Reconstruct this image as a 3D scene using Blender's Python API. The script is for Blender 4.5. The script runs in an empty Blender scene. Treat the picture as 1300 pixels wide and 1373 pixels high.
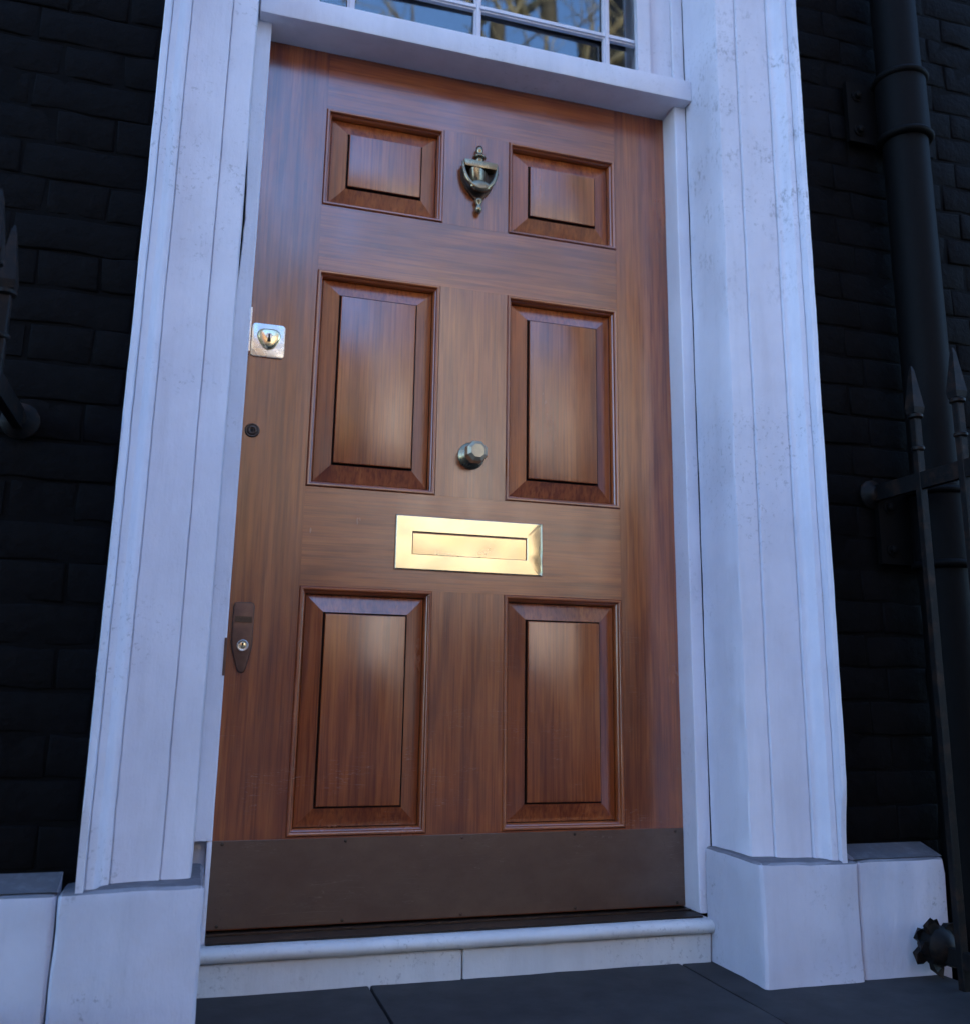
import bpy, bmesh, math, random
from mathutils import Vector, Matrix, noise

random.seed(7)
scene = bpy.context.scene
col = scene.collection
R = math.radians

# ------------------------------------------------------------------ camera
cam_data = bpy.data.cameras.new('camera')
cam = bpy.data.objects.new('camera', cam_data)
col.objects.link(cam)
CAM = Vector((-0.0682, -2.0900, 0.4726))
right = Vector((0.956597, -0.291027, 0.015023))
down = Vector((0.077789, 0.205331, -0.975596))
fwd = Vector((0.280840, 0.934421, 0.219058))
m = Matrix((( right.x, -down.x, -fwd.x), (right.y, -down.y, -fwd.y), (right.z, -down.z, -fwd.z))).to_4x4()
m.translation = CAM
cam.matrix_world = m
cam_data.sensor_fit = 'HORIZONTAL'
cam_data.sensor_width = 56.0
cam_data.lens = 56.0 * 1277.93 / 1300.0
cam_data.shift_y = -45.5 / 1300.0
cam_data.clip_start = 0.05
cam_data.clip_end = 2000
cam_data.dof.use_dof = True
cam_data.dof.focus_distance = 1.98
cam_data.dof.aperture_fstop = 5.0
scene.camera = cam
scene.cycles.max_bounces = 8
scene.cycles.diffuse_bounces = 3
scene.cycles.glossy_bounces = 4
scene.cycles.transmission_bounces = 6

# ------------------------------------------------------------------ sky, sun, exposure
SUN_EL, SUN_AZ = R(25), R(10)          # behind the house, so its front lies in open shade
world = bpy.data.worlds.new('World')
scene.world = world
world.use_nodes = True
wn = world.node_tree.nodes
bg = wn['Background']
sky_tex = wn.new('ShaderNodeTexSky')
sky_tex.sky_type = 'NISHITA'
sky_tex.sun_disc = False
sky_tex.sun_elevation = SUN_EL
sky_tex.sun_rotation = SUN_AZ
sky_tex.air_density = 1.0
sky_tex.dust_density = 0.1
sky_tex.ozone_density = 6.0
world.node_tree.links.new(sky_tex.outputs[0], bg.inputs[0])
bg.inputs[1].default_value = 0.15

sun_data = bpy.data.lights.new('sun', 'SUN')
sun_data.energy = 2.1
sun_data.angle = R(0.5)
sun_data.color = (1.0, 0.93, 0.80)
sun = bpy.data.objects.new('sun', sun_data)
col.objects.link(sun)
sv = Vector((math.sin(SUN_AZ) * math.cos(SUN_EL), math.cos(SUN_AZ) * math.cos(SUN_EL), math.sin(SUN_EL)))
sun.rotation_euler = sv.to_track_quat('Z', 'Y').to_euler()
sun.location = sv * 40

vs = scene.view_settings
vs.view_transform = 'Standard'
vs.look = 'None'
vs.exposure = 2.85
vs.gamma = 1.0
vs.use_curve_mapping = False

# ------------------------------------------------------------------ materials
class NT:
    def __init__(self, name):
        self.mat = bpy.data.materials.new(name)
        self.mat.use_nodes = True
        self.t = self.mat.node_tree
        self.b = self.t.nodes['Principled BSDF']
    def n(self, kind, **kw):
        nd = self.t.nodes.new('ShaderNode' + kind)
        for k, v in kw.items():
            if isinstance(k, str) and hasattr(nd, k) and k not in ('inputs',):
                setattr(nd, k, v)
        return nd
    def l(self, a, b):
        self.t.links.new(a, b)
    def coords(self, scale=(1, 1, 1), rand=True):
        tc = self.n('TexCoord')
        mp = self.n('Mapping')
        mp.inputs['Scale'].default_value = scale
        if rand:
            oi = self.n('ObjectInfo')
            mu = self.n('Math', operation='MULTIPLY')
            mu.inputs[1].default_value = 37.0
            self.l(oi.outputs['Random'], mu.inputs[0])
            ad = self.n('VectorMath', operation='ADD')
            self.l(tc.outputs['Object'], ad.inputs[0])
            self.l(mu.outputs[0], ad.inputs[1])
            self.l(ad.outputs[0], mp.inputs[0])
        else:
            ge = self.n('NewGeometry')
            self.l(ge.outputs['Position'], mp.inputs[0])
        return mp.outputs[0]
    def noise(self, vec, scale, detail=4, rough=0.55, dist=0.0):
        nd = self.n('TexNoise')
        nd.inputs['Scale'].default_value = scale
        nd.inputs['Detail'].default_value = detail
        nd.inputs['Roughness'].default_value = rough
        nd.inputs['Distortion'].default_value = dist
        self.l(vec, nd.inputs['Vector'])
        return nd.outputs['Fac']
    def ramp(self, fac, stops):
        nd = self.n('ValToRGB')
        el = nd.color_ramp.elements
        while len(el) < len(stops):
            el.new(0.5)
        for e, (p, c) in zip(el, stops):
            e.position = p
            e.color = (c, c, c, 1) if isinstance(c, (int, float)) else (*c, 1)
        self.l(fac, nd.inputs[0])
        return nd.outputs[0]
    def mix(self, fac, a, b, mode='MIX'):
        nd = self.n('Mix', data_type='RGBA', blend_type=mode)
        for s, v in ((0, fac), (6, a), (7, b)):
            if isinstance(v, (int, float)):
                nd.inputs[s].default_value = v
            elif isinstance(v, tuple):
                nd.inputs[s].default_value = (*v, 1)
            else:
                self.l(v, nd.inputs[s])
        return nd.outputs[2]
    def math(self, op, a, b=0.0, clamp=False):
        nd = self.n('Math', operation=op)
        nd.use_clamp = clamp
        for s, v in ((0, a), (1, b)):
            if isinstance(v, (int, float)):
                nd.inputs[s].default_value = v
            else:
                self.l(v, nd.inputs[s])
        return nd.outputs[0]
    def bump(self, h, strength, dist, normal=None):
        nd = self.n('Bump')
        nd.inputs['Strength'].default_value = strength
        nd.inputs['Distance'].default_value = dist
        self.l(h, nd.inputs['Height'])
        if normal is not None:
            self.l(normal, nd.inputs['Normal'])
        return nd.outputs[0]
    def set(self, **kw):
        names = dict(color='Base Color', rough='Roughness', metal='Metallic', coat='Coat Weight', coat_rough='Coat Roughness',
                     spec='Specular IOR Level', normal='Normal', ior='IOR', coat_normal='Coat Normal', trans='Transmission Weight', alpha='Alpha')
        for k, v in kw.items():
            i = self.b.inputs[names[k]]
            if isinstance(v, (int, float)):
                i.default_value = v
            elif isinstance(v, tuple):
                i.default_value = (*v, 1)
            else:
                self.l(v, i)

M = {}

def wood(name, axis):
    k = NT(name)
    def sc(a, b):
        return (a, a, b) if axis == 'z' else (b, a, a)
    fine = k.noise(k.coords(sc(1.0, 0.022)), 210, 5, 0.6)
    mid = k.noise(k.coords(sc(1.0, 0.05)), 85, 5, 0.6, 0.5)
    big = k.noise(k.coords(sc(1.0, 0.12)), 11, 3, 0.5, 1.2)
    c1 = k.ramp(mid, [(0.30, (0.255, 0.056, 0.012)), (0.5, (0.345, 0.083, 0.0175)), (0.70, (0.425, 0.118, 0.0245))])
    c2 = k.ramp(big, [(0.28, (0.60, 0.50, 0.50)), (0.50, (1, 1, 1)), (0.75, (1.12, 1.13, 1.06))])
    c3 = k.ramp(fine, [(0.38, (0.64, 0.56, 0.54)), (0.54, (1, 1, 1))])
    c = k.mix(1.0, k.mix(1.0, c1, c2, 'MULTIPLY'), c3, 'MULTIPLY')
    # weathered reddish and dusty patches low on the door
    ge = k.n('NewGeometry'); sp = k.n('SeparateXYZ'); k.l(ge.outputs['Position'], sp.inputs[0])
    low = k.n('MapRange'); low.inputs['From Min'].default_value = 0.75; low.inputs['From Max'].default_value = 0.1
    k.l(sp.outputs['Z'], low.inputs['Value'])
    patch = k.noise(k.coords((1, 1, 0.6), rand=False), 6.5, 5, 0.6)
    wear = k.math('MULTIPLY', low.outputs[0], k.ramp(patch, [(0.40, 0.0), (0.62, 1.0)]))
    c = k.mix(k.math('MULTIPLY', wear, 0.45), c, (0.10, 0.026, 0.014))
    # fine pale scratches
    scr = k.noise(k.coords((9, 9, 130), rand=False), 1.0, 2, 0.4, 1.5)
    line = k.ramp(scr, [(0.494, 0.0), (0.5, 1.0), (0.506, 0.0)])
    where = k.ramp(k.noise(k.coords((1, 1, 1), rand=False), 9.0, 2), [(0.55, 0.0), (0.62, 1.0)])
    s = k.math('MULTIPLY', k.math('MULTIPLY', line, where), low.outputs[0])
    c = k.mix(k.math('MULTIPLY', s, 0.75), c, (0.50, 0.36, 0.28))
    rough = k.ramp(k.noise(k.coords((1, 1, 0.4), rand=False), 8, 5), [(0.3, 0.15), (0.7, 0.28)])
    k.set(color=c, rough=0.5, coat=1.0, coat_rough=rough, spec=0.0)
    k.b.inputs['Coat IOR'].default_value = 1.98
    nb = k.bump(fine, 0.15, 0.0008)
    k.set(normal=nb, coat_normal=k.bump(k.noise(k.coords(sc(1.0, 0.4)), 24, 2, 0.5), 0.06, 0.0022, k.bump(fine, 0.05, 0.0007)))
    return k.mat
M['wood_v'] = wood('mahogany_vertical_grain', 'z')
M['wood_h'] = wood('mahogany_horizontal_grain', 'x')
k = NT('groove_wax_and_shade')  # groove shade painted into the colour, along with old waxy grime
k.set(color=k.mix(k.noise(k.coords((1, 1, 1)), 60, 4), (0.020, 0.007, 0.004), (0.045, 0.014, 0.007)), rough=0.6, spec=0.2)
M['wax_shade'] = k.mat

def white_paint(name, base, dirt, grain, wear_z=None, rough=0.55, soot=0.0, lump_s=0.45):
    k = NT(name)
    p = k.coords((1, 1, 1), rand=False)
    big = k.noise(p, 5.0, 6, 0.62)
    streak = k.noise(k.coords((1, 1, 0.12), rand=False), 26, 5, 0.6)
    c = k.mix(k.ramp(big, [(0.38, 0.0), (0.72, 1.0)]), base, tuple(x * y for x, y in zip(base, (0.86, 0.86, 0.87))))
    c = k.mix(k.math('MULTIPLY', k.ramp(streak, [(0.50, 0.0), (0.72, 1.0)]), 0.30), c, tuple(x * 0.72 for x in base))
    spots = k.ramp(k.noise(p, 95, 6, 0.7), [(0.56, 0.0), (0.66, 1.0)])
    zone = k.ramp(k.noise(p, 3.4, 4, 0.6), [(0.50, 0.0), (0.60, 1.0)])
    sm = k.math('MULTIPLY', spots, zone)
    if wear_z:
        ge = k.n('NewGeometry'); sp = k.n('SeparateXYZ'); k.l(ge.outputs['Position'], sp.inputs[0])
        a = k.n('MapRange'); a.inputs['From Min'].default_value = wear_z[0]; a.inputs['From Max'].default_value = wear_z[0] + 0.35; k.l(sp.outputs['Z'], a.inputs['Value'])
        b = k.n('MapRange'); b.inputs['From Min'].default_value = wear_z[1]; b.inputs['From Max'].default_value = wear_z[1] - 0.25; k.l(sp.outputs['Z'], b.inputs['Value'])
        z2 = k.math('MULTIPLY', a.outputs[0], b.outputs[0])
        blot = k.math('MULTIPLY', k.ramp(k.noise(k.coords((1.4, 1.4, 0.8), rand=False), 60, 6, 0.75), [(0.50, 0.0), (0.63, 0.9)]), k.ramp(k.noise(p, 11, 4, 0.6), [(0.50, 0.0), (0.60, 1.0)]))
        sm = k.math('MAXIMUM', k.math('MULTIPLY', sm, 0.6), k.math('MULTIPLY', z2, blot))
    c = k.mix(k.math('MULTIPLY', sm, dirt), c, (0.16, 0.15, 0.16))
    if soot:      # grime that has settled on ledges
        gn = k.n('NewGeometry'); sn = k.n('SeparateXYZ'); k.l(gn.outputs['True Normal'], sn.inputs[0])
        led = k.n('MapRange'); led.inputs['From Min'].default_value = 0.35; led.inputs['From Max'].default_value = 0.8; k.l(sn.outputs['Z'], led.inputs['Value'])
        gr = k.ramp(k.noise(p, 40, 5, 0.65), [(0.2, 0.85), (0.5, 1.0)])
        c = k.mix(k.math('MULTIPLY', k.math('MULTIPLY', led.outputs[0], gr), soot), c, (0.028, 0.028, 0.030))
    k.set(color=c, rough=rough, spec=0.35)
    f = k.noise(p, grain, 5, 0.6)
    lump = k.noise(k.coords((1, 1, 0.5), rand=False), 24, 4, 0.55)
    nb = k.bump(f, 0.25, 0.0012)
    brush = k.noise(k.coords((1, 1, 0.06), rand=False), 150, 4, 0.6)
    k.set(normal=k.bump(brush, 0.30, 0.0012, k.bump(lump, lump_s, 0.004, nb)))
    return k.mat
M['stucco'] = white_paint('white_painted_stucco', (0.735, 0.715, 0.79), 0.4, 220, lump_s=0.65)
M['stucco_worn'] = white_paint('white_painted_stucco_weathered', (0.73, 0.71, 0.785), 0.6, 220, (1.30, 2.30), lump_s=0.7)
M['plinth'] = white_paint('white_painted_rough_plinth', (0.60, 0.585, 0.66), 0.5, 120, rough=0.62, soot=0.85, lump_s=0.9)
M['white_wood'] = white_paint('white_gloss_joinery', (0.765, 0.745, 0.81), 0.22, 320, rough=0.42)
M['step'] = white_paint('white_painted_step_stone', (0.66, 0.66, 0.66), 0.4, 140, rough=0.5)

def black_paint(name, c0, c1, rough, bump_s, bump_d, scale, rust=0.0, spec=0.4):
    k = NT(name)
    p = k.coords((1, 1, 1))
    f = k.noise(p, scale, 5, 0.62)
    c = k.mix(k.ramp(f, [(0.35, 0.0), (0.7, 1.0)]), c0, c1)
    if rust:
        r = k.ramp(k.noise(p, 28, 6, 0.7), [(0.50, 0.0), (0.64, 1.0)])
        c = k.mix(k.math('MULTIPLY', r, rust), c, (0.055, 0.026, 0.014))
    k.set(color=c, rough=rough, spec=spec)
    k.set(normal=k.bump(f, bump_s, bump_d))
    return k.mat
M['brick'] = black_paint('black_painted_brick', (0.0030, 0.0027, 0.0030), (0.0048, 0.0043, 0.0046), 0.72, 0.7, 0.006, 45, spec=0.06)
M['mortar'] = black_paint('black_painted_mortar', (0.0024, 0.0022, 0.0024), (0.0036, 0.0033, 0.0035), 0.75, 0.5, 0.004, 80, spec=0.06)
M['iron'] = black_paint('black_painted_iron', (0.0045, 0.0044, 0.0046), (0.0075, 0.0070, 0.0072), 0.5, 0.4, 0.0015, 90, 0.35, spec=0.14)
M['pipe'] = black_paint('black_painted_cast_iron_pipe', (0.0026, 0.0024, 0.0026), (0.0040, 0.0036, 0.0038), 0.62, 0.3, 0.001, 70, spec=0.08)

def metal(name, c0, c1, r0, r1, scale, stretch=(1, 1, 1), bump=0.05):
    k = NT(name)
    p = k.coords(stretch)
    f = k.noise(p, scale, 5, 0.6)
    g = k.noise(p, scale * 5, 4, 0.6)
    t = k.ramp(f, [(0.35, 0.0), (0.68, 1.0)])
    k.set(color=k.mix(t, c0, c1), metal=1.0, rough=k.ramp(f, [(0.3, r0), (0.7, r1)]))
    k.set(normal=k.bump(g, bump, 0.0006))
    return k.mat
M['brass'] = metal('polished_brass', (0.93, 0.77, 0.45), (0.95, 0.82, 0.54), 0.16, 0.26, 12, bump=0.03)
M['brass_flap'] = metal('smudged_brass_flap', (0.89, 0.69, 0.37), (0.94, 0.79, 0.50), 0.18, 0.30, 14, (0.6, 1, 1), bump=0.03)
M['brass_dull'] = metal('tarnished_brass', (0.33, 0.27, 0.17), (0.20, 0.165, 0.115), 0.22, 0.36, 40)
M['brass_knob'] = metal('worn_brass_knob', (0.66, 0.57, 0.38), (0.52, 0.45, 0.31), 0.42, 0.52, 40)
M['nickel'] = metal('worn_nickel', (0.75, 0.72, 0.66), (0.60, 0.56, 0.50), 0.20, 0.34, 55)
M['bronze'] = metal('brown_oxidised_bronze', (0.17, 0.105, 0.085), (0.12, 0.075, 0.062), 0.38, 0.5, 40)
M['bronze_dark'] = metal('dark_oxidised_bronze', (0.10, 0.075, 0.06), (0.06, 0.045, 0.038), 0.35, 0.5, 60)

k = NT('oxidised_brass_kick_plate')
p = k.coords((1, 1, 1))
f = k.noise(k.coords((1, 1, 1.5)), 7, 6, 0.62)
h = k.noise(k.coords((0.06, 1, 1)), 190, 4, 0.6)
sp_ = k.ramp(k.noise(p, 150, 4, 0.7), [(0.60, 0.0), (0.68, 1.0)])
c = k.mix(k.ramp(f, [(0.35, 0.0), (0.66, 1.0)]), (0.165, 0.106, 0.082), (0.225, 0.152, 0.116))
c = k.mix(k.math('MULTIPLY', sp_, 0.35), c, (0.06, 0.04, 0.03))
sc_ = k.ramp(k.noise(k.coords((5, 5, 70), rand=False), 1.0, 2, 0.4, 2.0), [(0.492, 0.0), (0.5, 1.0), (0.508, 0.0)])
wh = k.ramp(k.noise(k.coords((1, 1, 1), rand=False), 8.0, 2), [(0.50, 0.0), (0.60, 1.0)])
c = k.mix(k.math('MULTIPLY', k.math('MULTIPLY', sc_, wh), 0.45), c, (0.42, 0.33, 0.27))
k.set(color=c, metal=0.85, rough=k.ramp(f, [(0.3, 0.50), (0.7, 0.34)]))
k.set(normal=k.bump(h, 0.12, 0.0005))
M['kick'] = k.mat

def plain(name, c0, c1, scale, rough=0.8, bump=0.2, bd=0.004, spec=0.3):
    k = NT(name)
    p = k.coords((1, 1, 1), rand=False)
    f = k.noise(p, scale, 6, 0.62)
    k.set(color=k.mix(k.ramp(f, [(0.33, 0.0), (0.7, 1.0)]), c0, c1), rough=rough, spec=spec)
    k.set(normal=k.bump(f, bump, bd))
    return k.mat
M['dark_sill'] = plain('dark_stained_sill', (0.018, 0.013, 0.011), (0.030, 0.022, 0.018), 60, 0.42)
M['hole'] = plain('black_keyhole', (0.004, 0.004, 0.004), (0.006, 0.006, 0.006), 50, 0.7)
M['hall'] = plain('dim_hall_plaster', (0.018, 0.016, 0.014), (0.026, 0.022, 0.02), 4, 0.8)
M['york'] = plain('dark_york_stone', (0.06, 0.058, 0.056), (0.11, 0.105, 0.10), 9, 0.75, 0.3)
M['slate_paving'] = plain('dark_slate_landing', (0.022, 0.021, 0.022), (0.040, 0.038, 0.038), 14, 0.7, 0.3)
M['asphalt'] = plain('asphalt', (0.040, 0.040, 0.042), (0.062, 0.060, 0.060), 40, 0.85, 0.4)
M['kerb'] = plain('granite_kerb', (0.22, 0.21, 0.20), (0.32, 0.31, 0.30), 60, 0.7)
M['earth'] = plain('area_floor_concrete', (0.05, 0.05, 0.05), (0.08, 0.08, 0.08), 8, 0.85)
M['cream'] = plain('cream_stucco_front', (0.66, 0.53, 0.43), (0.72, 0.60, 0.50), 0.9, 0.8, 0.1)
M['buff'] = plain('brown_stock_brick_front', (0.16, 0.10, 0.055), (0.24, 0.155, 0.085), 3, 0.8, 0.1)
M['rose'] = plain('red_brick_front', (0.20, 0.075, 0.045), (0.27, 0.11, 0.065), 3, 0.8, 0.1)
M['slate'] = plain('slate_roof', (0.05, 0.055, 0.065), (0.08, 0.085, 0.09), 5, 0.6)
M['dark_brick'] = plain('dark_brick_front', (0.034, 0.022, 0.017), (0.052, 0.033, 0.024), 6, 0.85)
M['frame_far'] = plain('white_window_frame_far', (0.72, 0.72, 0.70), (0.78, 0.78, 0.76), 6, 0.5)
M['pane_far'] = plain('dark_window_pane_far', (0.02, 0.022, 0.025), (0.03, 0.032, 0.035), 2, 0.08, 0.0, spec=0.5)
M['bark'] = plain('pale_plane_bark', (0.16, 0.13, 0.075), (0.46, 0.39, 0.22), 4.5, 0.85, 0.4, 0.01)
M['bark_dark'] = plain('sooty_trunk_bark', (0.045, 0.037, 0.026), (0.12, 0.10, 0.065), 5, 0.9, 0.5, 0.01)
M['house_side'] = plain('black_painted_upper_wall', (0.004, 0.0038, 0.004), (0.006, 0.0056, 0.006), 12, 0.7, spec=0.08)

k = NT('window_glass')
k.set(color=(0.92, 0.95, 0.96), rough=0.0, trans=1.0, ior=1.75)
k.set(normal=k.bump(k.noise(k.coords((1, 1, 1), rand=False), 2.5, 1, 0.4), 0.12, 0.006))
M['glass'] = k.mat

# ------------------------------------------------------------------ object helpers
def wloc(o):
    v = Vector((0, 0, 0))
    while o is not None:
        v += o.location
        o = o.parent
    return v

def tag(o, label=None, cat=None, group=None, kind=None):
    if label: o['label'] = label
    if cat: o['category'] = cat
    if group: o['group'] = group
    if kind: o['kind'] = kind
    return o

def thing(name, loc, label, cat, group=None):
    o = bpy.data.objects.new(name, None)
    o.empty_display_size = 0.1
    o.location = loc
    col.objects.link(o)
    return tag(o, label, cat, group)

def finish(name, me, mats, parent, smooth=None, label=None):
    """mesh in world coordinates -> object with its origin at its centre, parented without moving"""
    vsx = [v.co.copy() for v in me.vertices]
    lo = Vector([min(v[i] for v in vsx) for i in range(3)]); hi = Vector([max(v[i] for v in vsx) for i in range(3)])
    c = (lo + hi) / 2
    me.transform(Matrix.Translation(-c))
    if not isinstance(mats, (list, tuple)):
        mats = [mats]
    for mm in mats:
        me.materials.append(M[mm])
    if smooth is not None:
        me.polygons.foreach_set('use_smooth', [True] * len(me.polygons))
        if smooth > 0:
            me.set_sharp_from_angle(angle=R(smooth))
    o = bpy.data.objects.new(name, me)
    o.location = c - (wloc(parent) if parent else Vector((0, 0, 0)))
    o.parent = parent
    col.objects.link(o)
    if label: o['label'] = label
    return o

def raw(name, verts, faces, mats, parent=None, smooth=None, midx=None, label=None):
    me = bpy.data.meshes.new(name)
    me.from_pydata([tuple(v) for v in verts], [], faces)
    bm = bmesh.new(); bm.from_mesh(me)
    bmesh.ops.recalc_face_normals(bm, faces=bm.faces)
    bm.to_mesh(me); bm.free()
    if midx:
        me.polygons.foreach_set('material_index', midx)
    me.update()
    return finish(name, me, mats, parent, smooth, label)

def box_bm(bm, x0, x1, y0, y1, z0, z1):
    v = [bm.verts.new((x, y, z)) for x in (x0, x1) for y in (y0, y1) for z in (z0, z1)]
    for f in ((0, 1, 3, 2), (4, 6, 7, 5), (0, 4, 5, 1), (2, 3, 7, 6), (0, 2, 6, 4), (1, 5, 7, 3)):
        bm.faces.new([v[i] for i in f])

def box(name, x0, x1, y0, y1, z0, z1, mat, parent=None, bev=0.0, seg=1, cut=0.0, jit=0.0, seed=0.0, label=None, smooth=None):
    bm = bmesh.new()
    box_bm(bm, x0, x1, y0, y1, z0, z1)
    if cut > 0:
        for ax, ln in ((0, x1 - x0), (1, y1 - y0), (2, z1 - z0)):
            n = int(ln / cut)
            lo = (x0, y0, z0)[ax]
            for i in range(1, n + 1):
                co = [0, 0, 0]; co[ax] = lo + ln * i / (n + 1)
                no = [0, 0, 0]; no[ax] = 1
                bmesh.ops.bisect_plane(bm, geom=bm.verts[:] + bm.edges[:] + bm.faces[:], plane_co=co, plane_no=no)
    if bev > 0:
        ed = [e for e in bm.edges if len(e.link_faces) == 2 and e.calc_face_angle() > 0.5]
        bmesh.ops.bevel(bm, geom=ed, offset=bev, segments=seg, profile=0.6, affect='EDGES')
    if jit > 0:
        for v in bm.verts:
            p = v.co * 9.0 + Vector((seed, seed * 1.7, seed * 0.6))
            q = v.co * 33.0 + Vector((seed, 3, seed))
            v.co += (noise.noise_vector(p) * 0.65 + noise.noise_vector(q) * 0.35) * jit
    bmesh.ops.recalc_face_normals(bm, faces=bm.faces)
    me = bpy.data.meshes.new(name)
    bm.to_mesh(me); bm.free()
    return finish(name, me, mat, parent, smooth if smooth is not None else (35 if bev > 0 else None), label)

def lathe(name, prof, axis_o, axis, mat, parent, n=24, smooth=40, scale=(1, 1), phase=0.0, label=None):
    """prof: list of (radius, distance along axis); closed by its end radii"""
    a = Vector(axis).normalized()
    u = a.orthogonal().normalized() if abs(a.z) > 0.9 else a.cross(Vector((0, 0, 1))).normalized()
    w = a.cross(u).normalized()
    o = Vector(axis_o)
    V, F = [], []
    for r, d in prof:
        for i in range(n):
            t = 2 * math.pi * i / n + phase
            V.append(o + a * d + u * (r * math.cos(t) * scale[0]) + w * (r * math.sin(t) * scale[1]))
    for j in range(len(prof) - 1):
        for i in range(n):
            F.append((j * n + i, j * n + (i + 1) % n, (j + 1) * n + (i + 1) % n, (j + 1) * n + i))
    F.append(tuple(range(n)))
    F.append(tuple(range((len(prof) - 1) * n, len(prof) * n)))
    return raw(name, V, F, mat, parent, smooth, label=label)

def tube_geo(pts, rad, n, V, F, cap=True):
    b0 = len(V)
    pts = [Vector(p) for p in pts]
    prev = None
    for i, p in enumerate(pts):
        d = (pts[min(i + 1, len(pts) - 1)] - pts[max(i - 1, 0)]).normalized()
        if prev is None:
            u = d.orthogonal().normalized()
        else:
            u = (prev - d * prev.dot(d))
            u = u.normalized() if u.length > 1e-6 else d.orthogonal().normalized()
        prev = u
        w = d.cross(u)
        r = rad[i] if isinstance(rad, (list, tuple)) else rad
        for j in range(n):
            t = 2 * math.pi * j / n
            V.append(p + u * (r * math.cos(t)) + w * (r * math.sin(t)))
    for i in range(len(pts) - 1):
        for j in range(n):
            F.append((b0 + i * n + j, b0 + i * n + (j + 1) % n, b0 + (i + 1) * n + (j + 1) % n, b0 + (i + 1) * n + j))
    if cap:
        F.append(tuple(b0 + j for j in range(n)))
        F.append(tuple(b0 + (len(pts) - 1) * n + j for j in range(n)))

def prism(name, outline, y0, y1, mat, parent, bev=0.0015, seg=2, label=None, smooth=35):
    """outline in x,z; front at y0 (towards the street), back at y1"""
    bm = bmesh.new()
    fr = [bm.verts.new((x, y0, z)) for x, z in outline]
    bk = [bm.verts.new((x, y1, z)) for x, z in outline]
    n = len(outline)
    ff = bm.faces.new(fr)
    bm.faces.new(bk)
    for i in range(n):
        bm.faces.new((fr[i], fr[(i + 1) % n], bk[(i + 1) % n], bk[i]))
    bmesh.ops.recalc_face_normals(bm, faces=bm.faces)
    if bev > 0:
        bmesh.ops.bevel(bm, geom=list(ff.edges), offset=bev, segments=seg, profile=0.6, affect='EDGES')
    me = bpy.data.meshes.new(name)
    bm.to_mesh(me); bm.free()
    return finish(name, me, mat, parent, smooth, label)

# ------------------------------------------------------------------ ground and street
DW = 1.05           # clear width of the door
WALL_Y = -0.22      # face of the brickwork

def ground(name, x0, x1, y0, y1, z, mat, depth=0.3, bev=0.0):
    o = box(name, x0, x1, y0, y1, z - depth, z, mat, None, bev)
    o['kind'] = 'structure'
    return o
g = raw('ground', [(-400, -400, -2.6), (400, -400, -2.6), (400, 400, -2.6), (-400, 400, -2.6)], [(0, 1, 2, 3)], 'earth'); g['kind'] = 'structure'
landing = ground('landing', -0.44, 1.49, -1.35, -0.02, -0.098, 'mortar', 0.29)
for xa, xb, ya, yb in ((-0.438, 0.312, -0.62, -0.03), (0.317, 0.985, -0.62, -0.03), (0.990, 1.488, -0.62, -0.03), (-0.438, 0.020, -1.348, -0.625), (0.025, 0.742, -1.348, -0.625), (0.747, 1.488, -1.348, -0.625)):
    box('slab', xa, xb, ya, yb, -0.128, -0.088 - random.uniform(0, 0.003), 'slate_paving', landing, 0.004, 2, 0.06, 0.002, xa)
ground('pavement', -60, 60, -4.2, -1.355, -0.17, 'york', 2.4)
ground('road', -60, 60, -12.3, -4.36, -0.30, 'asphalt', 2.25)
ground('pavement_opposite', -60, 60, -60, -12.46, -0.17, 'york', 2.4)
ground('kerb', -60, 60, -4.355, -4.205, -0.165, 'kerb', 0.4, 0.01)
ground('kerb_opposite', -60, 60, -12.455, -12.305, -0.165, 'kerb', 0.4, 0.01)

# ------------------------------------------------------------------ the house front: brick wall, plinth
house = thing('town_house', (0.525, WALL_Y, -0.17), 'black painted brick house front on both sides of the white doorway', 'house')
wall = box('wall', -7.0, -0.205, WALL_Y + 0.0005, 7.0, -2.6, 2.90, 'mortar', house)
wall_right = box('wall', 1.255, 8.0, WALL_Y + 0.0005, 7.0, -2.6, 2.90, 'mortar', house)
box('upper_wall', -7.0, 8.0, WALL_Y + 0.006, 7.0, 2.903, 9.5, 'house_side', house)
box('roof_parapet', -7.1, 8.1, WALL_Y - 0.12, 7.1, 9.503, 9.75, 'house_side', house)
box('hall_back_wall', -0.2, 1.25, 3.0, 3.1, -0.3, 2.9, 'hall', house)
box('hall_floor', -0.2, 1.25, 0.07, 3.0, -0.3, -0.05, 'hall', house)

def brick_mesh(length, seed):
    bm = bmesh.new()
    H, D = 0.0712, 0.05
    box_bm(bm, -length / 2, length / 2, -0.0022, D, -H / 2, H / 2)
    for i in range(1, 4):
        bmesh.ops.bisect_plane(bm, geom=bm.verts[:] + bm.edges[:] + bm.faces[:], plane_co=(-length / 2 + length * i / 4, 0, 0), plane_no=(1, 0, 0))
    ed = [e for e in bm.edges if all(v.co.y < 0 for v in e.verts) and len(e.link_faces) == 2 and e.calc_face_angle() > 0.5]
    bmesh.ops.bevel(bm, geom=ed, offset=0.0042, segments=2, profile=0.5, affect='EDGES')
    for v in bm.verts:
        v.co += noise.noise_vector(v.co * 22 + Vector((seed * 5.1, seed, 0))) * 0.0052
    bmesh.ops.recalc_face_normals(bm, faces=bm.faces)
    me = bpy.data.meshes.new('brick')
    bm.to_mesh(me); bm.free()
    me.materials.append(M['brick'])
    me.polygons.foreach_set('use_smooth', [True] * len(me.polygons))
    return me
STR, HEA = 0.2235, 0.1105
stretchers = [brick_mesh(STR, i) for i in range(6)]
headers = [brick_mesh(HEA, i + 20) for i in range(5)]
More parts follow.
